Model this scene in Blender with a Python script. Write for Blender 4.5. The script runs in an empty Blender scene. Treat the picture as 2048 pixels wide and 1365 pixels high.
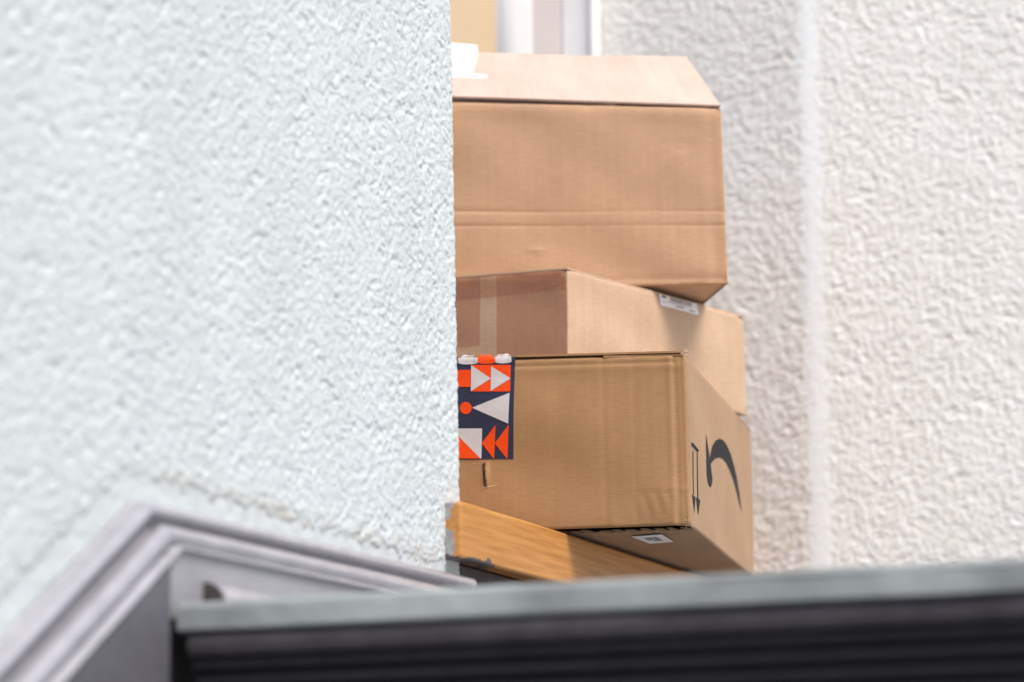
import bpy, bmesh, math, random
import numpy as np
from mathutils import Matrix, Vector

# ------------------------------------------------------------------ camera, world, sun
# Units: metres. Camera eye at z = 0, the lower ground at z = -1.62.
# +Y runs along the left wall into the picture, +X points to the open (lit) side.
sc = bpy.context.scene
YAW, PITCH, ROLL = 0.408, 0.197, 0.005
f = Vector((-math.sin(YAW)*math.cos(PITCH), math.cos(YAW)*math.cos(PITCH), math.sin(PITCH)))
r = Vector((math.cos(YAW), math.sin(YAW), 0)); u = r.cross(f)
r2 = r*math.cos(ROLL)-u*math.sin(ROLL); u2 = u*math.cos(ROLL)+r*math.sin(ROLL)
cd = bpy.data.cameras.new('camera'); cam = bpy.data.objects.new('camera', cd)
sc.collection.objects.link(cam); sc.camera = cam
cam.matrix_world = Matrix(((r2.x, u2.x, -f.x, 0), (r2.y, u2.y, -f.y, 0), (r2.z, u2.z, -f.z, 0), (0, 0, 0, 1)))
cd.sensor_width = 36; cd.lens = 105.56; cd.clip_start = 0.05; cd.clip_end = 2000
cd.dof.use_dof = True; cd.dof.focus_distance = 5.07; cd.dof.aperture_fstop = 2.25

SUN_EL, SUN_AZ = math.radians(58), math.radians(117)      # azimuth clockwise from +Y
w = bpy.data.worlds.new('World'); sc.world = w; w.use_nodes = True
nt = w.node_tree; bg = nt.nodes['Background']
sky = nt.nodes.new('ShaderNodeTexSky'); sky.sky_type = 'NISHITA'; sky.sun_disc = False
sky.sun_elevation = SUN_EL; sky.sun_rotation = SUN_AZ
sky.air_density = 1.0; sky.dust_density = 3.0; sky.ozone_density = 0.3
nt.links.new(sky.outputs[0], bg.inputs[0]); bg.inputs[1].default_value = 0.12
sd = bpy.data.lights.new('sun', 'SUN'); sun = bpy.data.objects.new('sun', sd); sc.collection.objects.link(sun)
sd.energy = 2.2; sd.angle = math.radians(26); sd.color = (1.0, 0.96, 0.90)
d = Vector((math.sin(SUN_AZ)*math.cos(SUN_EL), math.cos(SUN_AZ)*math.cos(SUN_EL), math.sin(SUN_EL)))
sun.rotation_euler = d.to_track_quat('Z', 'Y').to_euler()
sc.view_settings.view_transform = 'Standard'; sc.view_settings.look = 'None'
sc.view_settings.exposure = 0.68; sc.view_settings.gamma = 1.0; sc.view_settings.use_curve_mapping = False

# ------------------------------------------------------------------ helpers
C = sc.collection
rng = np.random.default_rng(7)
random.seed(4)

def mesh(name, V, Fs, mat=None, parent=None, smooth=False, uv=None):
    me = bpy.data.meshes.new(name)
    if isinstance(Fs, np.ndarray):
        V = np.asarray(V, np.float32); n = len(Fs); k = Fs.shape[1]
        me.vertices.add(len(V)); me.vertices.foreach_set('co', V.ravel())
        me.loops.add(n*k); me.loops.foreach_set('vertex_index', Fs.astype(np.int32).ravel())
        me.polygons.add(n); me.polygons.foreach_set('loop_start', np.arange(0, n*k, k, dtype=np.int32))
        me.polygons.foreach_set('loop_total', np.full(n, k, np.int32))
        me.update(calc_edges=True)
    else:
        me.from_pydata([tuple(map(float, v)) for v in V], [], [tuple(map(int, q)) for q in Fs]); me.update()
    if smooth:
        me.polygons.foreach_set('use_smooth', np.ones(len(me.polygons), bool))
    if uv is not None:
        l = me.uv_layers.new(name='UVMap'); vi = np.zeros(len(me.loops), np.int32); me.loops.foreach_get('vertex_index', vi)
        l.data.foreach_set('uv', np.asarray(uv, np.float32)[vi].ravel())
    if mat: me.materials.append(mat)
    o = bpy.data.objects.new(name, me); C.objects.link(o)
    if parent: o.parent = parent
    return o

def tag(o, label=None, cat=None, group=None, kind=None):
    if label: o['label'] = label
    if cat: o['category'] = cat
    if group: o['group'] = group
    if kind: o['kind'] = kind
    return o

def thing(name, label, cat, group=None):
    e = bpy.data.objects.new(name, None); C.objects.link(e)
    return tag(e, label, cat, group)

def grid_faces(nu, nv):
    i = np.arange(nu-1)[:, None]*nv+np.arange(nv-1)[None]
    return np.stack([i, i+nv, i+nv+1, i+1], -1).reshape(-1, 4)

def bevel_box(name, lo, hi, mat, parent=None, bev=0.003, seg=2):
    bm = bmesh.new(); bmesh.ops.create_cube(bm, size=1)
    for v in bm.verts:
        v.co = Vector([lo[k]+(v.co[k]+.5)*(hi[k]-lo[k]) for k in range(3)])
    if bev: bmesh.ops.bevel(bm, geom=bm.edges[:], offset=bev, segments=seg, profile=.5, affect='EDGES')
    me = bpy.data.meshes.new(name); bm.to_mesh(me); bm.free(); me.materials.append(mat)
    o = bpy.data.objects.new(name, me); C.objects.link(o)
    if parent: o.parent = parent
    return o

def prism(name, poly, z0, z1, mat, parent=None):
    n = len(poly)
    V = [(x, y, z0) for x, y in poly]+[(x, y, z1) for x, y in poly]
    Fs = [tuple(range(n))[::-1], tuple(range(n, 2*n))]+[(i, (i+1) % n, n+(i+1) % n, n+i) for i in range(n)]
    return mesh(name, V, Fs, mat, parent)

def slab(name, c4, th, mat, parent=None, n=(12, 6), warp=0.0, uvs=1.0, seed=0):
    """thin board through four corners (bl, br, tr, tl), thickness th away from its normal, gently warped"""
    c = [np.array(q, float) for q in c4]
    nrm = np.cross(c[1]-c[0], c[3]-c[0]); nrm /= np.linalg.norm(nrm)
    rg = np.random.default_rng(seed+11); ph = rg.uniform(0, 6.28, 6)
    nu, nv = n; V = []; UV = []
    L = np.linalg.norm(c[1]-c[0]); H = np.linalg.norm(c[3]-c[0])
    for side in (0, 1):
        for i in range(nu):
            for j in range(nv):
                a, b = i/(nu-1), j/(nv-1)
                p = (c[0]*(1-a)+c[1]*a)*(1-b)+(c[3]*(1-a)+c[2]*a)*b
                wv = warp*(math.sin(5*a+ph[0])*math.sin(3.1*b+ph[1])+.5*math.sin(11*a+ph[2])+.25*math.sin(23*a+9*b+ph[3]))*(.25+.75*b)
                V.append(p+nrm*(wv-side*th)); UV.append((a*L*uvs, b*H*uvs))
    Fs = grid_faces(nu, nv); N = nu*nv
    F2 = [tuple(q) for q in Fs]+[tuple(q[::-1]+N) for q in Fs]
    bd = [i*nv for i in range(nu)]+[(nu-1)*nv+j for j in range(1, nv)]+[i*nv+nv-1 for i in range(nu-2, -1, -1)]+[j for j in range(nv-2, 0, -1)]
    for k in range(len(bd)):
        a, b = bd[k], bd[(k+1) % len(bd)]; F2.append((b, a, a+N, b+N))
    return mesh(name, V, F2, mat, parent, uv=UV)

def noise2(shape, step, wl, seed, width=.55, aniso=(1., 1.)):
    """band-limited random field, wavelength wl metres, unit deviation"""
    rg = np.random.default_rng(seed); n = rg.standard_normal(shape)
    fx = np.fft.fftfreq(shape[0], step)[:, None]*aniso[0]; fy = np.fft.rfftfreq(shape[1], step)[None]*aniso[1]
    k = np.sqrt(fx*fx+fy*fy)+1e-9
    g = np.exp(-.5*(np.log(k*wl)/width)**2)
    h = np.fft.irfft2(np.fft.rfft2(n)*g, s=shape)
    return (h-h.mean())/h.std()

# ------------------------------------------------------------------ materials
def newmat(name):
    m = bpy.data.materials.new(name); m.use_nodes = True; t = m.node_tree
    return m, t, t.nodes['Principled BSDF']
def N(t, kind, **kw):
    n = t.nodes.new(kind)
    for k, v in kw.items():
        if k.startswith('i_'): n.inputs[k[2:].replace('_', ' ')].default_value = v
        else: setattr(n, k, v)
    return n
def ramp(t, fac, stops):
    n = t.nodes.new('ShaderNodeValToRGB'); e = n.color_ramp.elements
    e[0].position, e[0].color = stops[0][0], (*stops[0][1], 1); e[1].position, e[1].color = stops[-1][0], (*stops[-1][1], 1)
    for p, c in stops[1:-1]:
        q = e.new(p); q.color = (*c, 1)
    t.links.new(fac, n.inputs[0]); return n.outputs[0]
def mixc(t, fac, a, b, blend='MIX'):
    n = t.nodes.new('ShaderNodeMix'); n.data_type = 'RGBA'; n.blend_type = blend
    for s, v in ((0, fac), (6, a), (7, b)):
        if isinstance(v, (int, float)): n.inputs[s].default_value = v
        elif isinstance(v, tuple): n.inputs[s].default_value = (*v, 1)
        else: t.links.new(v, n.inputs[s])
    return n.outputs[2]
def coords(t, space='Object', scale=(1, 1, 1)):
    c = t.nodes.new('ShaderNodeTexCoord'); m = t.nodes.new('ShaderNodeMapping'); m.inputs['Scale'].default_value = scale
    t.links.new(c.outputs[space], m.inputs[0]); return m.outputs[0]
def noise(t, vec, scale, detail=4, rough=.55):
    n = N(t, 'ShaderNodeTexNoise'); n.inputs['Scale'].default_value = scale; n.inputs['Detail'].default_value = detail; n.inputs['Roughness'].default_value = rough
    t.links.new(vec, n.inputs['Vector']); return n.outputs[0]
def bump(t, bsdf, h, strength, dist):
    b = N(t, 'ShaderNodeBump'); b.inputs['Strength'].default_value = strength; b.inputs['Distance'].default_value = dist
    t.links.new(h, b.inputs['Height']); t.links.new(b.outputs[0], bsdf.inputs['Normal'])

def cardboard(name, col, seed=0.):
    m, t, b = newmat(name)
    fib = noise(t, coords(t, 'UV', (38, 480, 1)), 1.0, 4)
    flute = noise(t, coords(t, 'UV', (110, 3, 1)), 1.0, 3)
    blot = noise(t, coords(t, 'UV', (9+seed, 7, 1)), 1.0, 4)
    spk = noise(t, coords(t, 'UV', (420, 420, 1)), 1.0, 2)
    c = mixc(t, 1.0, col, ramp(t, fib, [(.3, (.90, .895, .89)), (.7, (1.085, 1.085, 1.085))]), 'MULTIPLY')
    c = mixc(t, 1.0, c, ramp(t, flute, [(.3, (.955, .95, .945)), (.7, (1.03, 1.03, 1.03))]), 'MULTIPLY')
    c = mixc(t, 1.0, c, ramp(t, blot, [(.3, (.90, .885, .87)), (.7, (1.06, 1.06, 1.07))]), 'MULTIPLY')
    c = mixc(t, 1.0, c, ramp(t, spk, [(.27, (.7, .66, .6)), (.36, (1, 1, 1))]), 'MULTIPLY')
    t.links.new(c, b.inputs['Base Color']); b.inputs['Roughness'].default_value = .6; b.inputs['Specular IOR Level'].default_value = .4; b.inputs['Sheen Weight'].default_value = .10; b.inputs['Sheen Roughness'].default_value = .5
    s = t.nodes.new('ShaderNodeMath'); s.operation = 'ADD'; t.links.new(fib, s.inputs[0]); s.inputs[1].default_value = 0
    bump(t, b, s.outputs[0], .35, .0007)
    return m

def plain(name, col, rough=.6, var=.06, scale=30., bumpd=0., metal=0., spec=.5):
    m, t, b = newmat(name)
    n = noise(t, coords(t), scale, 5)
    c = mixc(t, 1.0, col, ramp(t, n, [(.3, (1-var,)*3), (.7, (1+var,)*3)]), 'MULTIPLY')
    t.links.new(c, b.inputs['Base Color']); b.inputs['Roughness'].default_value = rough; b.inputs['Metallic'].default_value = metal
    b.inputs['Specular IOR Level'].default_value = spec
    if bumpd: bump(t, b, n, .5, bumpd)
    return m

def stucco_mat(name, col, stain_bounce, stain_bounce_amt=.5):
    m, t, b = newmat(name)
    v = coords(t)
    big = noise(t, v, 2.2, 5); fine = noise(t, v, 330., 5, .65); mid = noise(t, v, 40., 4)
    c = mixc(t, 1.0, col, ramp(t, big, [(.3, (.95, .955, .96)), (.7, (1.02, 1.02, 1.02))]), 'MULTIPLY')
    c = mixc(t, 1.0, c, ramp(t, mid, [(.3, (.95, .95, .95)), (.65, (1.02, 1.02, 1.02))]), 'MULTIPLY')
    drip = noise(t, coords(t, 'Object', (5, 5, .9)), 1.6, 5, .6)
    c = mixc(t, 1.0, c, ramp(t, drip, [(.32, (.96, .96, .955)), (.6, (1.01, 1.01, 1.01))]), 'MULTIPLY')
    at = N(t, 'ShaderNodeAttribute', attribute_name='stain')
    st = noise(t, v, 30., 6, .7)
    k = t.nodes.new('ShaderNodeMath'); k.operation = 'MULTIPLY'; k.use_clamp = True; t.links.new(at.outputs['Fac'], k.inputs[0])
    t.links.new(ramp(t, st, [(.40, (0, 0, 0)), (.60, (stain_bounce_amt,)*3)]), k.inputs[1])
    c = mixc(t, k.outputs[0], c, stain_bounce)
    ng = t.nodes.new('ShaderNodeMath'); ng.operation = 'MULTIPLY'; ng.use_clamp = True; t.links.new(at.outputs['Fac'], ng.inputs[0]); ng.inputs[1].default_value = -1.2
    c = mixc(t, ng.outputs[0], c, (.85, .865, .865))
    t.links.new(c, b.inputs['Base Color']); b.inputs['Roughness'].default_value = .9; b.inputs['Specular IOR Level'].default_value = .2
    bump(t, b, fine, .8, .0020)
    return m

M = {}
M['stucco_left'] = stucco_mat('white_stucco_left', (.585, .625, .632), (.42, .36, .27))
M['stucco_back'] = stucco_mat('white_stucco_back', (.785, .78, .76), (.55, .45, .34))
M['ground'] = plain('ground_paving', (.42, .39, .34), .9, .12, 3.)
M['grey_paint'] = plain('grey_gloss_paint', (.33, .322, .35), .2, .12, 25., .0014, spec=.9)
M['grey_panel'] = plain('grey_panel_paint', (.30, .295, .315), .42, .10, 14., .0006)
M['concrete'] = plain('pale_grey_step_edge', (.265, .29, .292), .5, .42, 4., .0015)
M['dark_metal'] = plain('dark_step_riser', (.012, .0115, .0145), .7, .2, 20., spec=.15)
M['dark_edge'] = plain('dark_step_moulding', (.062, .056, .064), .7, .2, 20., spec=.2)
M['stringer'] = plain('dark_grey_stringer_paint', (.11, .108, .122), .4, .12, 14., .0006)  # darker grey than the landing panel
M['dark_stain'] = plain('dark_stained_plaster', (.07, .055, .055), .8, .4, 22., .002)  # dark brown for the sill wall and the strip's cut end
M['tread'] = plain('grey_tread', (.25, .26, .27), .7, .12, 12.)
M['white_paint'] = plain('white_door_paint', (.88, .86, .84), .45, .03, 10.)
M['lilac_paint'] = plain('door_edge_paint', (.80, .70, .66), .5, .03, 10.)
M['warm_wall'] = plain('warm_orange_wall', (.93, .68, .42), .8, .03, 3.)
M['paper'] = plain('white_paper', (.82, .82, .84), .6, .02, 40.)
M['ink'] = plain('black_ink', (.022, .021, .024), .75, .05, 60., spec=.15)
M['ink_soft'] = plain('grey_thermal_ink', (.20, .20, .23), .6, .05, 60.)
M['navy'] = plain('navy_tape_film', (.022, .026, .055), .38, .1, 40.)
M['orange'] = plain('orange_tape_print', (.80, .065, .004), .5, .06, 60., spec=.25)
M['silver'] = plain('pale_tape_print', (.56, .53, .53), .42, .06, 60.)
M['gap'] = plain('rough_board_edge', (.20, .125, .07), .9, .25, 200.)
M['slit'] = plain('dark_slit', (.06, .036, .02), .9, .2, 200.)
M['torn'] = plain('torn_cardboard_edge', (.62, .47, .32), .9, .2, 200.)
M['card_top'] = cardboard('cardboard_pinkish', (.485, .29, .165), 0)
M['card_flap'] = cardboard('cardboard_pale_pink_liner', (.585, .445, .365), 1)  # paler than the body: bright sky light on the flaps painted into the colour
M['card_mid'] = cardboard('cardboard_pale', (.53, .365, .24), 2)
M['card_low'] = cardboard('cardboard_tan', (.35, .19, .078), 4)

def tape_film():
    m, t, b = newmat('brown_packing_tape')
    t.nodes.remove(b); out = t.nodes['Material Output']
    tr = N(t, 'ShaderNodeBsdfTransparent'); tr.inputs[0].default_value = (.94, .775, .63, 1)
    gl = N(t, 'ShaderNodeBsdfGlossy'); gl.inputs[1].default_value = .14
    n = noise(t, coords(t), 55., 4); bp = N(t, 'ShaderNodeBump'); bp.inputs['Strength'].default_value = .5; bp.inputs['Distance'].default_value = .002
    t.links.new(n, bp.inputs['Height']); t.links.new(bp.outputs[0], gl.inputs['Normal'])
    mx = N(t, 'ShaderNodeMixShader'); mx.inputs[0].default_value = .085; t.links.new(tr.outputs[0], mx.inputs[1]); t.links.new(gl.outputs[0], mx.inputs[2])
    t.links.new(mx.outputs[0], out.inputs[0]); return m
M['tape'] = tape_film()

def wood():
    m, t, b = newmat('varnished_orange_wood')
    v = coords(t); gr = noise(t, coords(t, 'Object', (30, 2.2, 60)), 2.2, 6, .6); sc_ = noise(t, coords(t, 'Object', (160, 5, 150)), 1.6, 4)
    c = ramp(t, gr, [(.3, (.36, .145, .032)), (.5, (.49, .215, .05)), (.72, (.56, .275, .078))])
    c = mixc(t, ramp(t, sc_, [(.58, (0, 0, 0)), (.74, (.5, .5, .5))]), c, (.14, .075, .04))
    p = N(t, 'ShaderNodeAttribute', attribute_name='worn'); pn = noise(t, v, 38., 5, .6)
    a = t.nodes.new('ShaderNodeMath'); a.operation = 'ADD'; t.links.new(p.outputs['Fac'], a.inputs[0]); t.links.new(pn, a.inputs[1])
    k = ramp(t, a.outputs[0], [(.985, (0, 0, 0)), (1.0, (1, 1, 1))])
    gp = mixc(t, ramp(t, noise(t, v, 60., 3), [(.4, (0, 0, 0)), (.55, (1, 1, 1))]), (.34, .37, .35), (.30, .255, .26))
    c = mixc(t, k, c, gp)
    q = N(t, 'ShaderNodeAttribute', attribute_name='dirt'); dn = noise(t, v, 30., 5, .65)
    a2 = t.nodes.new('ShaderNodeMath'); a2.operation = 'ADD'; t.links.new(q.outputs['Fac'], a2.inputs[0]); t.links.new(dn, a2.inputs[1])
    c = mixc(t, ramp(t, a2.outputs[0], [(.97, (0, 0, 0)), (1.01, (1, 1, 1))]), c, (.09, .075, .08))
    t.links.new(c, b.inputs['Base Color']); b.inputs['Roughness'].default_value = .42
    bump(t, b, gr, .3, .001); return m
M['wood'] = wood()

bp_ = M['grey_paint'].node_tree.nodes['Principled BSDF']; bp_.inputs['Coat Weight'].default_value = .8; bp_.inputs['Coat Roughness'].default_value = .12

# ------------------------------------------------------------------ ground and stairs
g = mesh('ground', [(-400, -400, -1.62), (400, -400, -1.62), (400, 900, -1.62), (-400, 900, -1.62)], [(0, 1, 2, 3)], M['ground'])
tag(g, kind='structure')

NOSE_Y, NOSE_Z, RISE, GOING = 3.289, 0.419, 0.170, 0.243
SX0, SX1 = -1.882, -0.35
st = thing('staircase', 'outdoor stair whose pale grey top step edge and dark ribbed riser cross the foreground', 'stairs')
def step_edge(name, y, z, mat):
    # extruded nosing, rounded top front arris, running from the wainscot out to the open side
    prof = [(0.30, z), (0.012, z), (0.005, z-.0015), (0.0015, z-.005), (0, z-.011), (0.000, z-.034), (.002, z-.0365), (.006, z-.0375), (.30, z-.0375)]
    nx = 60; xs = np.linspace(SX0, SX1, nx); V = []; k = len(prof)
    rg = np.random.default_rng(int(z*1000) % 97+3)
    jit = np.cumsum(rg.normal(0, .0006, (nx, k)), 0); jit -= np.linspace(0, 1, nx)[:, None]*jit[-1]
    slope = 0.018
    for i, x in enumerate(xs):
        for j, (dy, pz) in enumerate(prof):
            V.append((x, y+dy+(x-SX0)*slope+(jit[i, j] if 1 < j < 7 else 0), pz+(jit[i, j]*.6 if 1 < j < 7 else 0)))
    Fs = [(i*k+j, (i+1)*k+j, (i+1)*k+(j+1) % k, i*k+(j+1) % k) for i in range(nx-1) for j in range(k)]
    Fs += [tuple(range(k))[::-1], tuple((nx-1)*k+j for j in range(k))]
    return mesh(name, V, Fs, mat, st)
nsteps = 12
for s in range(nsteps):
    y, z = NOSE_Y-s*GOING, NOSE_Z-s*RISE
    if s == 0:
        tag(step_edge('landing_edge', y, z, M['concrete']), label='pale grey worn edge of the top step')
        slope = .018
        V = []; prof = [(.018, z-.038), (.018, z-RISE), (.05, z-RISE), (.05, z-.038)]
        for x in (SX0+.012, SX1-.012):
            V += [(x, y+a+(x-SX0)*slope, b) for a, b in prof]
        mesh('riser', V, [(0, 4, 5, 1), (1, 5, 6, 2), (2, 6, 7, 3), (3, 7, 4, 0), (0, 1, 2, 3), (4, 7, 6, 5)], M['dark_metal'], st)
        # horizontal half-round ribs along the riser face
        zs = [(z-.0385, .030, .016), (z-.0725, .0175, .011), (z-.0935, .0175, .011), (z-.1145, .0175, .011), (z-.1355, .0175, .011)]
        for q, (zt, hh, dd) in enumerate(zs):
            pr = [(0.0185, zt), (.0185-dd*.7, zt-hh*.12), (.0185-dd, zt-hh*.4), (.0185-dd*.9, zt-hh*.75), (.0185-dd*.45, zt-hh*.97), (.0185, zt-hh)]
            V = []; k = len(pr); xa = SX0+.014+.006*q
            for x in (xa, SX1-.014):
                V += [(x, y+a+(x-SX0)*slope, b) for a, b in pr]
            Fs = [(j, k+j, k+j+1, j+1) for j in range(k-1)]+[tuple(range(k)), tuple(range(k, 2*k))[::-1]]
            mesh('rib', V, Fs, M['dark_edge' if q == 0 else 'dark_metal'], st)
        V = [(SX0, y+.3, z-.002), (SX1, y+.355, z-.002), (SX1, 5.79, z-.002), (SX0, 5.79, z-.002)]
        mesh('landing_floor', V+[(a, b, c-.12) for a, b, c in V], [(0, 1, 2, 3), (7, 6, 5, 4), (0, 4, 5, 1), (1, 5, 6, 2), (2, 6, 7, 3), (3, 7, 4, 0)], M['tread'], st)
    elif z > -1.55:
        step_edge('tread', y, z, M['tread'])
        bevel_box('riser', (SX0+.002, y+.075, max(z-RISE, -1.62)), (SX1-.002, y+.095, z-.038), M['dark_metal'], st, 0)

# ------------------------------------------------------------------ stucco walls
def grains(sh, step, n, r0, r1, seed, asp=1.6, tilt=.4):
    rg = np.random.default_rng(seed); H = np.zeros(sh)
    ci = rg.uniform(0, sh[0]-1, n); cj = rg.uniform(0, sh[1]-1, n); rr_ = (r0+(r1-r0)*rg.beta(1.3, 2.6, n))/step
    aa = rg.uniform(1, asp, n); th_ = rg.normal(tilt, .7, n); hh = rg.uniform(.45, 1, n)*(.55+.45*rr_*step/r1)
    for q in range(n):
        R_ = int(rr_[q]*aa[q])+1; i0, j0 = int(ci[q]), int(cj[q])
        ia, ib, ja, jb = max(0, i0-R_), min(sh[0], i0+R_+2), max(0, j0-R_), min(sh[1], j0+R_+2)
        di = np.arange(ia, ib)[:, None]-ci[q]; dj = np.arange(ja, jb)[None]-cj[q]
        c_, s_ = math.cos(th_[q]), math.sin(th_[q])
        d2 = ((di*c_-dj*s_)/(rr_[q]*aa[q]))**2+((di*s_+dj*c_)/rr_[q])**2
        np.maximum(H[ia:ib, ja:jb], hh[q]*np.sqrt(np.maximum(0, 1-d2)), out=H[ia:ib, ja:jb])
    return H

def stucco_sheet(name, path, z0, z1, step, mat, seed, amp, wl, mask=None, parent=None, aniso=(1, 1), style='pitted', lean=None):
    """rough render modelled as a dense sheet along a plan path; the open side lies right of the travel direction"""
    P = np.array(path, float); seg = np.diff(P, axis=0); L = np.r_[0, np.cumsum(np.hypot(*seg.T))]
    nu = int(L[-1]/step)+1; nv = int((z1-z0)/step)+1
    s = np.linspace(0, L[-1], nu); x = np.interp(s, L, P[:, 0]); y = np.interp(s, L, P[:, 1])
    ker = np.ones(5)/5
    tx = np.gradient(x); ty = np.gradient(y); tl = np.hypot(tx, ty)+1e-9; nx, ny = ty/tl, -tx/tl
    nx = np.convolve(np.pad(nx, 2, 'edge'), ker, 'valid'); ny = np.convolve(np.pad(ny, 2, 'edge'), ker, 'valid')
    z = np.linspace(z0, z1, nv)
    sh = (nu, nv)
    n0 = noise2(sh, step, wl*2.1, seed, .5, aniso); n1 = noise2(sh, step, wl, seed+1, .8, aniso)
    n2 = noise2(sh, step, wl*.42, seed+2, .5, aniso); n3 = noise2(sh, step, wl*8, seed+3, .5)
    ar = nu*nv*step*step
    if style == 'pitted':       # fine thrown grains, rubbed by the float and broken by irregular pits
        g_ = grains(sh, step, int(ar/3.2e-5), .0018, .0075, seed+9)
        pt_ = grains(sh, step, int(ar/1.3e-4), .0014, .0085, seed+13, 2.6, -.5)*np.clip(.6+.45*n3, .1, 1.2)
        h = amp*(0.75*np.minimum(g_, .75)+.34*n2+.12*n1+.40*n0-3.0*pt_**1.25)
    else:                       # coarse thrown grains with open voids
        g_ = grains(sh, step, int(ar/4.6e-5), .0018, .0098, seed+9, 1.7, -.35)
        pt_ = grains(sh, step, int(ar/1.7e-4), .0018, .0110, seed+13, 2.8, -.25)*np.clip(.7+.4*n3, .1, 1.2)
        h = amp*(0.70*np.minimum(g_, .80)+.34*n2+.14*n1+.55*n0-3.0*pt_**1.25)
    h -= h.mean()
    stain_bounce = np.zeros(sh)
    if mask is not None:
        mk, off, stain_bounce = mask(s[:, None], z[None], x[:, None], y[:, None], noise2(sh, step, .05, seed+5), noise2(sh, step, .015, seed+6))
        h = h*mk+off
    yl = y[:, None]+lean(y[:, None], z[None]) if lean else y[:, None]
    V = np.stack([x[:, None]+nx[:, None]*h, yl+ny[:, None]*h, np.broadcast_to(z[None], sh)], -1).reshape(-1, 3)
    o = mesh(name, V, grid_faces(nu, nv), mat, parent, smooth=True)
    at = o.data.attributes.new('stain', 'FLOAT', 'POINT'); at.data.foreach_set('value', np.broadcast_to(stain_bounce, sh).astype(np.float32).ravel())
    return o

WX = -1.955
MO = [(2.0, -.343), (3.289, .549), (4.29, .560)]       # upper edge line of the wainscot cap in (y, z)
def cap_line(y):
    return np.interp(y, [m[0] for m in MO], [m[1] for m in MO])
def left_mask(s, z, x, y, nA, nB):
    base = np.where(y < 3.262, (MO[1][1]+(y-MO[1][0])*.692)+.052, .5495+(y-3.289)*.011+.040-.018*np.clip((y-3.4)/.7, 0, 1))
    dline = z-base-.004*nA-.0025*nB
    k = 1/(1+np.exp(-dline/.0022))
    k = k+np.zeros_like(nA)
    off = .003*k-.001+.0003*nA*(1-k)
    stain_bounce = np.exp(-((dline-.004)/.012)**2)*np.clip((y-3.2)/.3, .35, 1)+.9*np.clip((y-4.15)/.1, 0, 1)*np.clip(-dline/.02, 0, 1)
    return k, off, stain_bounce
lw = thing('stucco_wall', 'large white rough stucco wall filling the left half of the view', 'wall')
arc = [(WX-.012+.012*math.cos(a), 4.283+.012*math.sin(a)) for a in np.linspace(0, math.pi/2, 6)]
stucco_sheet('render_coat', [(WX, 2.72)]+arc+[(WX-.14, 4.295)], .1, 1.80, .0021, M['stucco_left'], 21, .00104, .0118, left_mask, lw, lean=lambda y, z: (.018-.0395*(z-.69))*np.clip((y-3.3)/.9, 0, 1))
M['stucco_far'] = plain('white_stucco_coarse', (.62, .63, .62), .9, .05, 60., .006, spec=.2)
prism('wall_core', [(WX-.006, .75), (WX-.006, 4.245), (WX-.10, 4.25), (WX-.30, 4.25), (WX-.30, .75)], -1.62, 3.6, M['stucco_far'], lw)

bw = thing('stucco_wall', 'rough pale stucco wall with smooth vertical corner strip behind the boxes', 'wall')
def back_mask(s, z, x, y, nA, nB):
    dd = s-.47
    k = 1-(1/(1+np.exp(-(dd+.024+.004*nA)/.005)))*(1/(1+np.exp((dd-.017-.003*nA)/.005)))
    k = .12+.88*k
    stain_bounce = .30+np.clip((1.45-z)/.6, 0, 1)*np.clip(-dd/.05, 0, 1)*.55+.0*nA  # brown speckle, plus warm bounce from the boxes painted in low on the left
    return k, .0*nA, np.where(k < .75, -(1-k), stain_bounce)
cx_, cy_ = -1.825, 5.80
e2 = np.array([.985, .1726])
path = [(-2.295, cy_), (cx_-.01, cy_), (cx_, cy_+.0008), (cx_+.01, cy_+.0018), (cx_+.55*e2[0], cy_+.55*e2[1]), (cx_+.95*e2[0], cy_+.95*e2[1])]
stucco_sheet('render_coat', path, .42, 2.25, .003, M['stucco_back'], 51, .00078, .0145, back_mask, bw, style='coarse', aniso=(.85, 1.15))
prism('wall_core', [(-2.295, 5.808), (-1.829, 5.808), (cx_+1.5*e2[0]-.004, cy_+1.5*e2[1]+.004), (-.35, 6.4), (-1.9, 5.99), (-2.295, 5.99)], -1.62, 2.45, M['stucco_far'], bw)

# ------------------------------------------------------------------ doorway behind the boxes
dw = thing('doorway', 'blurred white door frame with half open door, above the top box', 'door')
fr = bevel_box('door_frame', (-2.372, 5.765, .42), (-2.2975, 5.93, 2.4), M['white_paint'], dw, .004)
bevel_box('frame_bead', (-2.302, 5.752, .42), (-2.2905, 5.79, 2.4), M['white_paint'], fr, .003)
bevel_box('door_frame', (-3.30, 5.765, .42), (-3.22, 5.93, 2.4), M['white_paint'], dw, .004)
bevel_box('door_stop', (-2.440, 5.766, .42), (-2.3735, 5.99, 2.4), M['lilac_paint'], dw, .003)
leaf = slab('door_leaf', [(-2.615, 6.0, .43), (-2.80, 6.85, .43), (-2.80, 6.85, 2.4), (-2.615, 6.0, 2.4)], .012, M['white_paint'], dw, (3, 3))
warm = bevel_box('hall_wall', (-4.6, 7.4, -1.62), (-2.6, 7.5, 2.8), M['warm_wall'], dw, 0)

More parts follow.
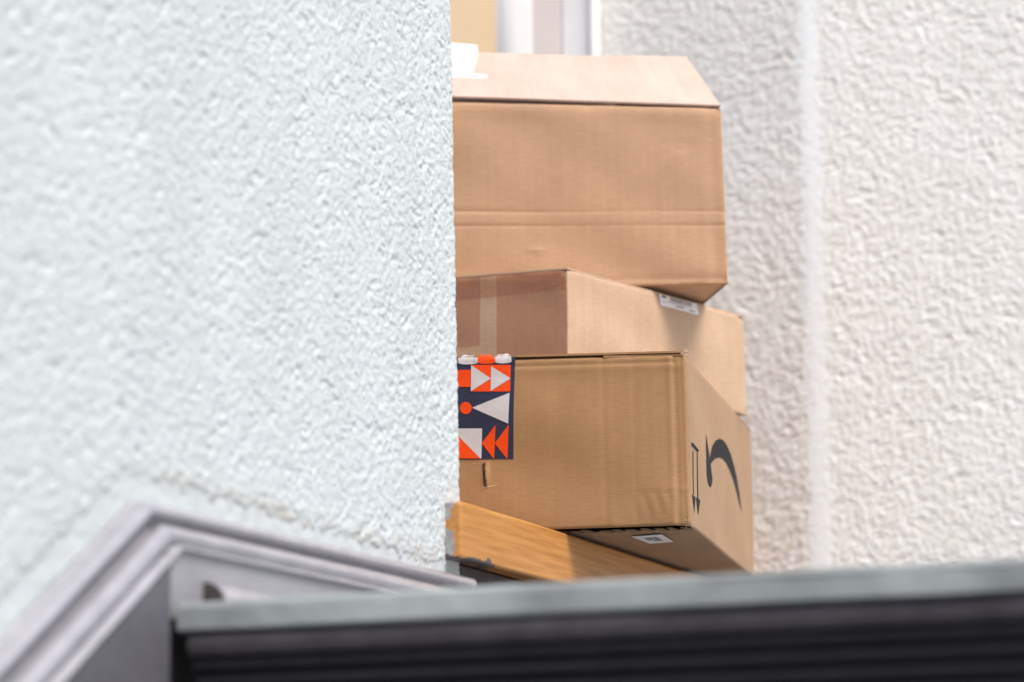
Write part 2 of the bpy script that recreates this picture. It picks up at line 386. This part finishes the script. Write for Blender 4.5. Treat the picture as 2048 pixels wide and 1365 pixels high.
# ------------------------------------------------------------------ wainscot on the left wall
ws = thing('wainscot', 'grey painted wall panelling with moulded cap stepping up at lower left', 'panelling')
PROF = [(0, -.001), (.009, -.001), (.0125, .0005)]
PROF += [(.020+.0125*math.sin(a), .0095-.009*math.cos(a)) for a in np.linspace(-.8, 2.7, 12)]
PROF += [(.0130, .0190), (.0105, .0215), (.0110, .0255), (.0175, .0280)]
PROF += [(.040+.0150*math.sin(a), .0415-.0125*math.cos(a)) for a in np.linspace(-1.2, 2.75, 14)]
PROF += [(.0400, .0545), (.0410, .0558), (.0660, .0562), (.067, .0572), (.067, .0602), (.066, .0612), (.050, .0612)]
def cap_piece(name, p0, p1, t0, t1, dirw, n):
    """profile swept from p0 to p1 (y, z); the ends are mitred by shifting each profile point along the run by t*w"""
    p0, p1 = np.array(p0), np.array(p1); dv = (p1-p0)/np.linalg.norm(p1-p0); V = []; k = len(PROF)
    for i in range(n):
        a = i/(n-1)
        for pn, pw in PROF:
            q0 = p0+dirw*pw+dv*(pw*t0); q1 = p1+dirw*pw+dv*(pw*t1); q = q0*(1-a)+q1*a
            V.append((WX+.003+pn, q[0], q[1]))
    V = np.array(V); rg = np.random.default_rng(n); V += rg.normal(0, .00025, V.shape)
    Fs = [(i*k+j, (i+1)*k+j, (i+1)*k+j+1, i*k+j+1) for i in range(n-1) for j in range(k-1)]
    if t1 == 0:
        Fs += [tuple(len(V)+j for j in range(k))[::-1]]; V = np.vstack([V, V[-k:]])
    o = mesh(name, V, Fs, M['grey_paint'], ws, smooth=True)
    return o
th = math.atan(.692); mi = th/2
down_s = np.array([math.sin(th), -math.cos(th)]); down_l = np.array([.011, -1.0])
cap_piece('cap_moulding', (2.0, MO[1][1]+(2.0-MO[1][0])*.692), MO[1], 0, -math.tan(mi), down_s, 60)
cap_piece('cap_moulding', MO[1], (4.296, .560), math.tan(mi), 0, down_l, 50)
pz = .061
PXF = -1.888
def panel(name, poly, x0, x1, mat):
    n = len(poly); V = [(x0, a, b) for a, b in poly]+[(x1, a, b) for a, b in poly]
    Fs = [tuple(range(n))[::-1], tuple(range(n, 2*n))]+[(i, (i+1) % n, n+(i+1) % n, n+i) for i in range(n)]
    return mesh(name, V, Fs, mat, ws)
zs = lambda y: MO[1][1]+(y-MO[1][0])*.692-.060/math.cos(th)
panel('stringer_panel', [(2.0, zs(2.0)-.5), (3.283, -.3), (3.283, min(zs(3.283), .485)), (3.262, zs(3.262)+.001), (2.0, zs(2.0))], WX-.03, PXF, M['stringer'])
panel('kick_board', [(3.287, -.3), (4.2, -.3), (4.2, .399), (3.287, .399)], WX-.03, PXF-.008, M['dark_metal'])  # dark filler board that paints the shade of the gap beside the riser
panel('landing_panel', [(3.287, .4), (4.285, .4), (4.285, .501), (3.33, .4925), (3.287, .482)], WX-.03, PXF-.004, M['grey_panel'])
# quarter round strip lying against the panelling on the landing
sk = []; nk = 10
rr = .034
for yy in np.linspace(3.372, 4.25, 14):
    for a in np.linspace(0, math.pi/2, nk):
        sk.append((PXF-.003+rr*math.cos(a)*1.0, yy, .421+rr*math.sin(a)))
    sk.append((PXF-.003, yy, .421))
k = nk+1
Fs = [(i*k+j, i*k+(j+1) % k, (i+1)*k+(j+1) % k, (i+1)*k+j) for i in range(13) for j in range(k)]+[tuple(range(k))[::-1], tuple(13*k+j for j in range(k))]
so = mesh('skirting_strip', sk, Fs, M['grey_paint'])
ec = [(a_, 3.3715, c_) for a_, b_, c_ in sk[:k]]; mesh('cut_end', [((a_-PXF)*.93+PXF, b_, (c_-.421)*.93+.4215) for a_, b_, c_ in ec], [tuple(range(k))[::-1]], M['dark_stain'], so)
tag(so, 'rounded grey skirting strip with cut end lying behind the top step edge', 'skirting')

# ------------------------------------------------------------------ wooden sill
def sill():
    t = thing('wooden_sill', 'orange varnished wooden sill with worn grey painted end under the boxes', 'sill')
    X0, X1, Y0, Y1, Z0, Z1 = WX-.002, -1.925, 4.250, 5.795, .586, .677
    bm = bmesh.new()
    ny, r_ = 220, .006
    prof = [(X0, Z1)]+[(X1-r_+r_*math.sin(a), Z1-r_+r_*math.cos(a)) for a in np.linspace(0, math.pi/2, 5)]
    prof += [(X1, Z1-(Z1-Z0)*q) for q in np.linspace(.1, .9, 16)]
    prof += [(X1-r_+r_*math.cos(a), Z0+r_-r_*math.sin(a)) for a in np.linspace(0, math.pi/2, 5)]+[(X1-.012, Z0), (X1-.02, Z0), (X0, Z0)]
    k = len(prof); V = []; ys = np.r_[Y0, Y0+.0015, Y0+.004, np.linspace(Y0+.008, Y1, ny)]
    for i, y in enumerate(ys):
        sh = (.004, .0015, .0004)[i] if i < 3 else 0
        cxm, czm = (X0+X1)/2, (Z0+Z1)/2
        for a, b in prof:
            sag = .0012*math.sin(y*7.+1)+.0006*math.sin(y*31.)
            V.append((a-(sh if a > cxm else 0), y, b-(sh if b > czm else -sh)+sag*.4))
    n = len(ys)
    Fs = [(i*k+j, (i+1)*k+j, (i+1)*k+(j+1) % k, i*k+(j+1) % k) for i in range(n-1) for j in range(k)]
    Fs += [tuple(range(k)), tuple((n-1)*k+j for j in range(k))[::-1]]
    o = mesh('sill_edge', V, Fs, M['wood'], t, smooth=False)
    worn = []; dirt = []
    for (x, y, z) in V:
        endd = y-Y0
        worn.append((.62-max(0, x-X0-.012)*22 if endd < .003 else .40-endd*20) if endd < .02 else -.2)
        low = (z-Z0)
        dirt.append(max(-.2, .62-low*20-max(0, endd-.08)*2.2))
    for nm, arr in (('worn', worn), ('dirt', dirt)):
        at = o.data.attributes.new(nm, 'FLOAT', 'POINT'); at.data.foreach_set('value', np.array(arr, np.float32))
    bevel_box('sill_board', (-2.62, 4.30, Z0+.002), (X0-.001, 5.795, Z1-.001), M['wood'], t, .003)
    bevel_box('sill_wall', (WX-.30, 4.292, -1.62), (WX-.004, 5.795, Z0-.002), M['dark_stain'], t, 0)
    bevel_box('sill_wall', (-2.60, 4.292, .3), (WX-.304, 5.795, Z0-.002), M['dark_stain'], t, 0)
sill()

# ------------------------------------------------------------------ cardboard boxes
class Carton:
    """folded cardboard carton between a bottom and a top quad (front-left, front-right, back-right, back-left)"""
    def __init__(s, root, b, t, mat, levels, disp, rho=.005, nface=(56, 70, 12, 12)):
        s.root, s.mat, s.disp = root, mat, disp
        s.b = [np.array(p, float) for p in b]; s.t = [np.array(p, float) for p in t]
        s.L = [np.linalg.norm(s.b[(i+1) % 4]-s.b[i]) for i in range(4)]
        s.H = float(np.mean([np.linalg.norm(s.t[i]-s.b[i]) for i in range(4)]))
        s.rho = rho; s.build(levels, nface)
    def raw(s, fc, u, v):
        i, j = fc, (fc+1) % 4
        return (s.b[i]*(1-u)+s.b[j]*u)*(1-v)+(s.t[i]*(1-u)+s.t[j]*u)*v
    def nrm(s, fc):
        i, j = fc, (fc+1) % 4
        n = np.cross(s.b[j]-s.b[i], s.t[i]-s.b[i]); return n/np.linalg.norm(n)
    def S(s, fc, u, v, off=0.):
        return s.raw(fc, u, v)+s.nrm(fc)*(s.disp(fc, u, v)+off)
    def build(s, levels, nface):
        cols = []
        for fc in range(4):
            e = s.rho/s.L[fc]
            for u in np.linspace(e, 1-e, nface[fc]): cols.append((fc, u, None))
            for a in (.25, .5, .75): cols.append((fc, 1.0, a))
        V, UV = [], []; per = np.cumsum([0]+s.L)
        lv = sorted(set([0, .004, .01, .99, .996, 1.0]+list(np.linspace(.02, .98, 30))+list(levels)))
        for v in lv:
            ins = {0: .0035, .004: .0012, .99: .0010, .996: .0030, 1.0: .0075}.get(v, 0)
            for fc, u, a in cols:
                if a is None:
                    p = s.S(fc, u, v, -ins)
                else:
                    nf = (fc+1) % 4; e0 = s.rho/s.L[fc]; e1 = s.rho/s.L[nf]
                    A, Bq, Cc = s.S(fc, 1-e0, v, -ins), s.raw(fc, 1, v), s.S(nf, e1, v, -ins)
                    Bq = Bq-(s.nrm(fc)+s.nrm(nf))*ins
                    p = A*(1-a)**2+Bq*2*a*(1-a)+Cc*a*a
                V.append(p); UV.append((per[fc]+u*s.L[fc], v*s.H))
        nc = len(cols); nl = len(lv)
        Fs = [(i*nc+j, i*nc+(j+1) % nc, (i+1)*nc+(j+1) % nc, (i+1)*nc+j) for i in range(nl-1) for j in range(nc)]
        s.body = mesh('body', V, Fs, s.mat, s.root, smooth=True, uv=UV)
    def patch(s, name, fc, quad, off, mat, parent=None, n=(10, 8), ripple=None):
        """sheet stuck on a face; quad = (u, v) for bl, br, tr, tl"""
        V = []; UV = []; q = [np.array(a) for a in quad]
        for i in range(n[0]):
            for j in range(n[1]):
                a, b = i/(n[0]-1), j/(n[1]-1)
                uv = (q[0]*(1-a)+q[1]*a)*(1-b)+(q[3]*(1-a)+q[2]*a)*b
                V.append(s.S(fc, uv[0], uv[1], off+(ripple(a, b) if ripple else 0))); UV.append((a*.2, b*.1))
        return mesh(name, V, grid_faces(*n), mat, parent or s.root, smooth=True, uv=UV)
    def print_(s, name, fc, poly, off, mat, parent=None):
        """flat printed shape: the polygon cut into small cells so that it follows the face"""
        bm = bmesh.new()
        vs = [bm.verts.new((a, b, 0)) for a, b in poly]; bm.faces.new(vs)
        bmesh.ops.triangulate(bm, faces=bm.faces[:])
        bmesh.ops.subdivide_edges(bm, edges=bm.edges[:], cuts=2, use_grid_fill=True)
        V = [s.S(fc, v.co.x, v.co.y, off) for v in bm.verts]; bm.verts.index_update()
        Fs = [[v.index for v in fcs.verts] for fcs in bm.faces]; bm.free()
        return mesh(name, V, Fs, mat, parent or s.root)

def wob(seed, amp):
    rg = np.random.default_rng(seed); A = rg.normal(0, 1, (4, 7)); K = rg.uniform(2, 14, (4, 7, 2)); Ph = rg.uniform(0, 6.28, (4, 7))
    def fn(fc, u, v):
        e = min(1, 14*min(u, 1-u))*min(1, 10*min(v, 1-v)) if 0 < u < 1 and 0 < v < 1 else 0
        ed = min(u, 1-u); ev = min(v, 1-v)
        wear = -.0011*max(0, math.sin(v*47+seed)*math.sin(v*19+fc))*gs(ed, 0, .012)-.0010*max(0, math.sin(u*53+seed)*math.sin(u*23+fc))*gs(ev, 0, .02)-.0030*gs(ed, 0, .02)*gs(ev, 0, .04)
        return wear+amp*e*sum(A[fc, q]*math.sin(K[fc, q, 0]*u+K[fc, q, 1]*v+Ph[fc, q])/(1+.15*K[fc, q, 0]) for q in range(7))
    return fn
def gs(x, c, w_): return math.exp(-((x-c)/w_)**2)

# --- lowest carton -------------------------------------------------
box1 = thing('cardboard_box', 'tan cardboard box with black swoosh print and navy orange tape, lowest of the stack', 'box', 'stacked parcel boxes')
w1 = wob(3, .0011)
def disp1(fc, u, v):
    h = w1(fc, u, v)
    if fc == 0:
        h += -.0030*gs(u, .966, .0045)+.0010*gs(u, .950, .006)-.0022*(1/(1+math.exp(-(u-.968)/.0025)))
        h += -.0012*gs(v, .955, .010)*(1 if .45 < u < .97 else 0)+.0007*gs(v, .93, .015)
        h += .0010*gs(v, .19+.03*math.sin(u*9), .012)*max(0, (u-.68))*3.2+.0009*math.sin(u*160+v*30)*gs(v, .13, .07)*gs(u, .9, .07)
        h += -.0016*gs(u, .745, .006)*.4-.0008*gs(u, .84, .006)
        h += .0022*gs(u, .375, .012)*gs(v, .33, .06)
    if fc == 1: h += .0018*gs(v, .5, .4)
    return h
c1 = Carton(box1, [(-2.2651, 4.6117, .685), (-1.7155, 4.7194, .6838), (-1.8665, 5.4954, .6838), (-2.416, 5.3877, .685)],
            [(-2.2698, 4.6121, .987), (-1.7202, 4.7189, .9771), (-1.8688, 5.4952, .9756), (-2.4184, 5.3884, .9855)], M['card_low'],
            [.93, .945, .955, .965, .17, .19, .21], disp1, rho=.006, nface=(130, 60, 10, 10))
b, t = c1.b, c1.t
def lerp(a, c, k): return np.array(a)*(1-k)+np.array(c)*k
up = np.array([0, 0, 1.])
# top flaps: the front one stands off a little so that a dark slit shows under its edge
mf = lambda a, c: lerp(a, c, .5)
slab('top_flap', [t[0]+up*.0068+np.array([0, -.001, 0]), t[1]+up*.0058+np.array([-.006, -.001, 0]), mf(t[1], t[2])+up*.004+np.array([-.008, 0, 0]), mf(t[0], t[3])+up*.004], .0034, M['card_low'], box1, (40, 5), .0005)
slab('top_flap', [mf(t[0], t[3])+up*.004, mf(t[1], t[2])+up*.004+np.array([-.004, 0, 0]), t[2]+up*.002+np.array([-.003, 0, 0]), t[3]+up*.002], .0034, M['card_low'], box1, (20, 5), .0004)
slab('inner_flap', [lerp(t[1], t[0], .25)+up*.0008, t[1]+up*.001+np.array([-.004, .003, 0]), t[2]+up*.001, lerp(t[2], t[3], .25)+up*.001], .0034, M['card_low'], box1, (8, 8), .0002)
# bottom flaps, set in a little, with a torn perforated edge along the front
bf = slab('bottom_flap', [b[0]+up*.0004+np.array([0, .055, 0]), b[1]+up*.0004+np.array([-.012, .055, 0]), b[2]+up*-.0005+np.array([-.004, -.006, 0]), b[3]+up*-.001], .0, M['card_low'], box1, (30, 12), 0)
rg = np.random.default_rng(5); x = .43
while x < .985:
    wd = rg.uniform(.014, .03)
    A = lerp(b[0], b[1], x); Bq = lerp(b[0], b[1], min(x+wd, .99)); dp = rg.uniform(.004, .010)
    slab('torn_tab', [A+np.array([0, .040-dp*2.2, -.0004]), Bq+np.array([0, .040-dp*2.2+rg.uniform(-.002, .002), -.0008]), Bq+np.array([0, .060, .0002]), A+np.array([0, .060, .0002])], .0016, M['gap'], box1, (3, 3), .0006, seed=int(x*100))
    x += wd+rg.uniform(.012, .03)
# frayed corner tufts
for cpt, sd_ in ((t[1]+up*.004, 1), (b[1]+np.array([.001, 0, .004]), 2)):
    rg = np.random.default_rng(sd_); V, Fs = [], []
    for q in range(26):
        p = cpt+rg.normal(0, .0045, 3)*np.array([1.1, .5, .7]); dd = rg.normal(0, 1, 3); dd /= np.linalg.norm(dd); e_ = np.cross(dd, rg.normal(0, 1, 3)); e_ /= np.linalg.norm(e_)
        l_, w_ = rg.uniform(.003, .008), rg.uniform(.001, .0025); n_ = len(V)
        V += [p, p+e_*w_, p+dd*l_+e_*w_*.4, p+dd*l_*.9]; Fs.append((n_, n_+1, n_+2, n_+3))
    mesh('frayed_corner', V, Fs, M['torn'], box1)
# printed tape
tp = c1.patch('printed_tape', 0, [(.12, .428), (.4606, .4141), (.4725, .985), (.12, 1.0)], .0006, M['navy'], n=(50, 40), ripple=lambda a, q: .0001*math.sin(a*40)*q**3)
def P_(name, poly, mat, off=.0013): return c1.print_(name, 0, poly, off, M[mat], tp)
P_('tape_print', [(.3317, .8138), (.4565, .8069), (.4592, .9636), (.3338, .9704)], 'orange')
P_('tape_print', [(.15, .853), (.3326, .841), (.3335, .941), (.15, .953)], 'orange')
P_('tape_print', [(.3345, .969), (.3324, .8137), (.3958, .8869)], 'silver', .0019)
P_('tape_print', [(.3976, .9589), (.3951, .8123), (.4584, .8835)], 'silver', .0019)
P_('tape_print', [(.3154+.019*math.cos(a), .718+.0355*math.sin(a)) for a in np.linspace(0, 6.283, 25)[:-1]], 'orange')
P_('tape_print', [(.3351, .7185), (.4485, .6186), (.4547, .799)], 'silver')
P_('tape_print', [(.20, .432), (.3603, .4231), (.3655, .596), (.20, .606)], 'silver')
P_('tape_print', [(.2681, .4283), (.3575, .4232), (.2695, .5968)], 'orange', .0019)
P_('tape_print', [(.3626, .5115), (.4002, .4155), (.4082, .6135)], 'orange')
P_('tape_print', [(.4036, .5092), (.4421, .4131), (.4495, .6112)], 'orange')
# the tape folds over the top edge: a narrow wrinkled strip with scallops of the same print
V = []; n_ = 60
for i in range(n_):
    a = i/(n_-1); uu = .12+a*(.4745-.12); p = c1.S(0, uu, .984, .0007); q = lerp(t[0], t[1], uu)
    wr = .0012*math.sin(a*37)+.0008*math.sin(a*83+1)
    V += [p, q+np.array([0, -.0015+wr*.4, .0035+wr]), q+np.array([0, .004, .0080+wr]), q+np.array([0, .06, .0078])]
tf = mesh('tape_fold', V, [(i*4+j, (i+1)*4+j, (i+1)*4+j+1, i*4+j+1) for i in range(n_-1) for j in range(3)], M['navy'], tp, smooth=True)
for (uc, hw, mt) in ((.325, .031, 'paper'), (.3845, .028, 'orange'), (.4365, .026, 'paper')):
    P_('tape_print', [(uc+hw*math.cos(a), .985-.0115*math.sin(a)) for a in np.linspace(0, math.pi, 15)], 'silver' if mt == 'paper' else mt, .0016)
    pts = []; m_ = 14
    for i in range(m_+1):
        uu = uc+hw*(-1+2*i/m_); q = lerp(t[0], t[1], uu); aa = (uu-.12)/(.4745-.12); wr = .0012*math.sin(aa*37)+.0008*math.sin(aa*83+1)
        pts += [c1.S(0, uu, .984, .0013), q+np.array([0, -.0022+wr*.4, .0036+wr]), q+np.array([0, .0036, .0083+wr])]
    mesh('tape_print', pts, [(i*3+j, (i+1)*3+j, (i+1)*3+j+1, i*3+j+1) for i in range(m_) for j in range(2)], M['silver' if mt == 'paper' else mt], tp, smooth=True)
# torn slit: a lip of board pushed out, the shade inside painted flat
V = []
for i in range(9):
    a = i/8; vv = .40-a*.145; uu = .3705+.004*a+.0012*math.sin(i*2.3)
    V += [c1.S(0, uu+.016, vv, .0003), c1.S(0, uu+.006, vv, .0020*math.sin(math.pi*(.15+.8*a))), c1.S(0, uu, vv, .0034*math.sin(math.pi*(.1+.8*a))), c1.S(0, uu+.001, vv, -.001)]
mesh('torn_lip', V, [(i*4+j, (i+1)*4+j, (i+1)*4+j+1, i*4+j+1) for i in range(8) for j in range(3)], M['card_low'], box1, smooth=True, uv=[(q[0], q[2]) for q in V])
c1.print_('slit', 0, [(.3625, .39), (.364, .33), (.3675, .255), (.3735, .255), (.3725, .31), (.3705, .40)], .0004, M['slit'])
c1.print_('torn_edge', 0, [(.362, .254), (.3745, .2525), (.393, .259), (.414, .2725), (.393, .2635), (.3745, .2575)], .0006, M['torn'])
# prints on the lit side
for poly in ([(0.2839, 0.4574), (0.2913, 0.4913), (0.3147, 0.5424), (0.3569, 0.6123), (0.4112, 0.6693), (0.4645, 0.7042), (0.5168, 0.7154), (0.5681, 0.7035), (0.6186, 0.6713), (0.6739, 0.6186), (0.7178, 0.5494), (0.7537, 0.476), (0.7868, 0.3592), (0.7352, 0.4142), (0.6978, 0.4651), (0.6477, 0.5212), (0.597, 0.5599), (0.5463, 0.5872), (0.4947, 0.5922), (0.4423, 0.5775), (0.3896, 0.548), (0.3366, 0.505)],
             [(0.2612, 0.6428), (0.2433, 0.5633), (0.2355, 0.4579), (0.2375, 0.3874), (0.2514, 0.3471), (0.2745, 0.3307), (0.2993, 0.3354), (0.3212, 0.3646), (0.3312, 0.3995), (0.2962, 0.3926), (0.2674, 0.3995), (0.2588, 0.4471), (0.2601, 0.5295)],
             [(0.035, 0.4933), (0.0581, 0.4984), (0.1311, 0.4867), (0.1111, 0.4682), (0.0383, 0.4769)],
             [(0.05, 0.4502), (0.0594, 0.4542), (0.0587, 0.1965), (0.0492, 0.1928)], [(0.1014, 0.4621), (0.1109, 0.4662), (0.116, 0.1887), (0.104, 0.1841)],
             [(0.0353, 0.1894), (0.0789, 0.1894), (0.0598, 0.0884)], [(0.086, 0.1921), (0.1375, 0.1949), (0.1087, 0.0915)]):
    c1.print_('printed_mark', 1, poly, .0006, M['ink'])
# small barcode sticker under the box
L4 = [np.array((-1.8532, 4.8012, .6815)), np.array((-1.7953, 4.7969, .6815)), np.array((-1.8108, 4.8968, .6815)), np.array((-1.8582, 4.9052, .6815))]
lab = mesh('under_label', L4, [(3, 2, 1, 0)], M['paper'], box1)
for q in range(9):
    a0 = .26+q*.055; a1 = a0+(.018 if q % 3 else .034)
    pt = lambda a, c: lerp(lerp(L4[0], L4[1], a), lerp(L4[3], L4[2], a), c)-up*.0004
    mesh('barcode_bar', [pt(a0, .25), pt(a1, .25), pt(a1, .75 if q > 2 else .6), pt(a0, .75 if q > 2 else .6)], [(3, 2, 1, 0)], M['ink'], lab)

# --- middle carton -------------------------------------------------
box2 = thing('cardboard_box', 'pale cardboard box with brown packing tape and white barcode label, middle of the stack', 'box', 'stacked parcel boxes')
w2 = wob(8, .0009)
def disp2(fc, u, v):
    h = w2(fc, u, v)
    if fc == 1: h += .001*gs(v, .5, .4)-.004*gs(u, 1., .03)*gs(v, 1., .08)
    return h
c2 = Carton(box2, [(-2.4057, 4.8946, .9885), (-1.9671, 4.8001, .9885), (-1.835, 5.3798, .9836), (-2.2736, 5.4744, .9885)],
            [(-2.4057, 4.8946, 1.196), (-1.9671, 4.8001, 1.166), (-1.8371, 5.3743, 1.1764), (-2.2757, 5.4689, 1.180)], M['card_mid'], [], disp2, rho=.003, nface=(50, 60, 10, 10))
b, t = c2.b, c2.t
slab('top_flap', [t[0]+up*.001, t[1]+up*.0012, t[2]+up*.0012+np.array([-.002, -.002, 0]), t[3]+up*.001], .003, M['card_mid'], box2, (16, 16), .0003)
slab('bottom_flap', [b[0]+up*.004, b[1]+up*.004, b[2]+up*.003, b[3]+up*.004], .003, M['card_mid'], box2, (8, 8), 0)
def wrinkle(a, q):
    d1 = q-(.95-1.1*(a-.62)) if a > .6 else 9
    return .0034*gs(d1, 0, .10)*(1 if a < .86 else .2)+.0024*gs(a-.94-.12*q, 0, .015)+.0024*gs(q, 1, .16)*(1+math.sin(a*31))*.6+.0007*math.sin(a*70+q*5)*q
c2.patch('packing_tape', 0, [(.05, .77), (.992, .786), (.990, .990), (.05, .995)], .0010, M['tape'], n=(70, 16), ripple=wrinkle)
c2.patch('packing_tape', 0, [(.6535, .02), (.995, .02), (.995, .985), (.6545, .985)], .0005, M['tape'], n=(12, 12))
c2.patch('packing_tape', 0, [(.10, .345), (.5724, .3171), (.5735, .985), (.10, .985)], .0006, M['tape'], n=(30, 20), ripple=lambda a, q: .0008*gs(q, .04, .04)*(1+math.sin(a*45))+.0006*gs(a, .72, .03))
lb = c2.patch('white_label', 1, [(.5014, .8757), (.7249, .8847), (.7138, .994), (.4969, .994)], .0009, M['paper'], n=(14, 8))
lq = [np.array((.5014, .8757)), np.array((.7249, .8847)), np.array((.7138, .994)), np.array((.4969, .994))]
def lp(a, q): z_ = (lq[0]*(1-a)+lq[1]*a)*(1-q)+(lq[3]*(1-a)+lq[2]*a)*q; return (float(z_[0]), float(z_[1]))
def mark(a0, q0, a1, q1, mat='ink_soft', par=None): c2.print_('label_print', 1, [lp(a0, q0), lp(a1, q0), lp(a1, q1), lp(a0, q1)], .0013, M[mat], par or lb)
mark(.06, .72, .17, .95)
xx = .28; rg = np.random.default_rng(2)
while xx < .86:
    ww = rg.uniform(.008, .022); mark(xx, .62, xx+ww, .97); xx += ww+rg.uniform(.008, .02)
for a0, a1, q in ((.05, .15, .36), (.2, .8, .50), (.42, .62, .24), (.40, .60, .30), (.76, .92, .16), (.75, .90, .22)): mark(a0, q, a1, q+.045, 'ink' if .4 < a0 < .45 else 'ink_soft')

# --- top carton ----------------------------------------------------
box3 = thing('cardboard_box', 'large brown cardboard box with raised top flaps, topmost of the stack', 'box', 'stacked parcel boxes')
w3 = wob(14, .0013)
cre = lambda u, a, c: a+(c-a)*(u-.2)/.78
def disp3(fc, u, v):
    h = w3(fc, u, v)
    if fc == 0:
        h += -.0013*gs(v, .409+.002*math.sin(u*9), .007)*(.7+.4*math.sin(u*5+1))-.0012*gs(v, .332, .007)*(.7+.4*math.sin(u*7))+.0009*gs(v, .37, .03)
        h += .0012*gs(v, .955, .02)-.0012*gs(v, .035, .012)+.002*gs(u, .433, .02)*gs(v, .2, .012)
        h += -.0018*gs(u, .965, .012)
        h += -.002*gs(u, .88, .03)*gs(v, .78, .02)
    return h
c3 = Carton(box3, [(-2.3604, 4.9099, 1.1840), (-1.7729, 5.1053, 1.1800), (-2.0140, 5.4733, 1.1820), (-2.6015, 5.2780, 1.1840)],
            [(-2.3660, 4.9061, 1.5493), (-1.7785, 5.1014, 1.5165), (-2.0196, 5.4694, 1.5165), (-2.6072, 5.2741, 1.5493)], M['card_top'],
            [.32, .326, .332, .338, .344, .397, .403, .409, .415, .421, .19, .2, .21, .03, .04], disp3, rho=.004, nface=(80, 30, 14, 14))
b, t = c3.b, c3.t
ex = (t[1]-t[0])/np.linalg.norm(t[1]-t[0]); ey = (t[2]-t[1])/np.linalg.norm(t[2]-t[1])
fl = .21; al = math.radians(41); back = ey*math.cos(al)*fl+up*math.sin(al)*fl
hinge = up*.006
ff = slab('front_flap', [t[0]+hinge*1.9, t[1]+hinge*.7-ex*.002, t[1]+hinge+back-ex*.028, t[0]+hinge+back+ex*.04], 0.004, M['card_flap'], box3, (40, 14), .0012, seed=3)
back2 = -ey*math.cos(al)*fl+up*math.sin(al)*fl
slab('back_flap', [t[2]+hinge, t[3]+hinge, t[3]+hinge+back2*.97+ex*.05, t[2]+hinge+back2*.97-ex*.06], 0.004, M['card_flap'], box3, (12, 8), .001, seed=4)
sideb = -ex*math.cos(.5)*.16+up*math.sin(.5)*.16
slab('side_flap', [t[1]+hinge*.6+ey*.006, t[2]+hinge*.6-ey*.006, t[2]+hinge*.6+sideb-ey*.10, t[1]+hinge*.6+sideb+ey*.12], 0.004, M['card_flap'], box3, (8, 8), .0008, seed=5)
sideb2 = ex*math.cos(.5)*.16+up*math.sin(.5)*.16
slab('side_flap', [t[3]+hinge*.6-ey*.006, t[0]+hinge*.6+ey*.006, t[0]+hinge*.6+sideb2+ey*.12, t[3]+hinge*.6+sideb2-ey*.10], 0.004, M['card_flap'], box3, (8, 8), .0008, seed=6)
slab('bottom_flap', [b[3]+up*.0025, b[2]+up*.0025, b[1]+up*.0025, b[0]+up*.0025], .003, M['card_top'], box3, (8, 8), 0)
# white address label on the flap, its sheet curling away
fn = np.cross(ex, back/fl); fn /= np.linalg.norm(fn)
def fp(s_, d_, o_): return t[0]+hinge+ex*s_+back/fl*d_+fn*o_
s0, s1 = .02, .193
n_ = 12; V = []
for i in range(n_):
    a = i/(n_-1)
    V += [fp(s0+a*(s1-s0), .092-.004*a, .0022), fp(s0+a*(s1-s0)+.001, .108-.004*a, .0024)]
lab3 = mesh('white_label', V, [(2*i, 2*i+2, 2*i+3, 2*i+1) for i in range(n_-1)], M['paper'], box3)
V = []; nj = 12
for i in range(n_):
    a = i/(n_-1)
    for j in range(nj):
        q = j/(nj-1)
        lift = .003+.024*q*q*(1.1-.5*a)+.012*max(0, a-.8)*5*q*(1-q)
        V.append(fp(s0+a*(.168-s0)+.030*q*a-.010*q*q*q*a, .108+q*.098, lift))
mesh('curled_sheet', V, [(i*nj+j, (i+1)*nj+j, (i+1)*nj+j+1, i*nj+j+1) for i in range(n_-1) for j in range(nj-1)], M['paper'], lab3, smooth=True)
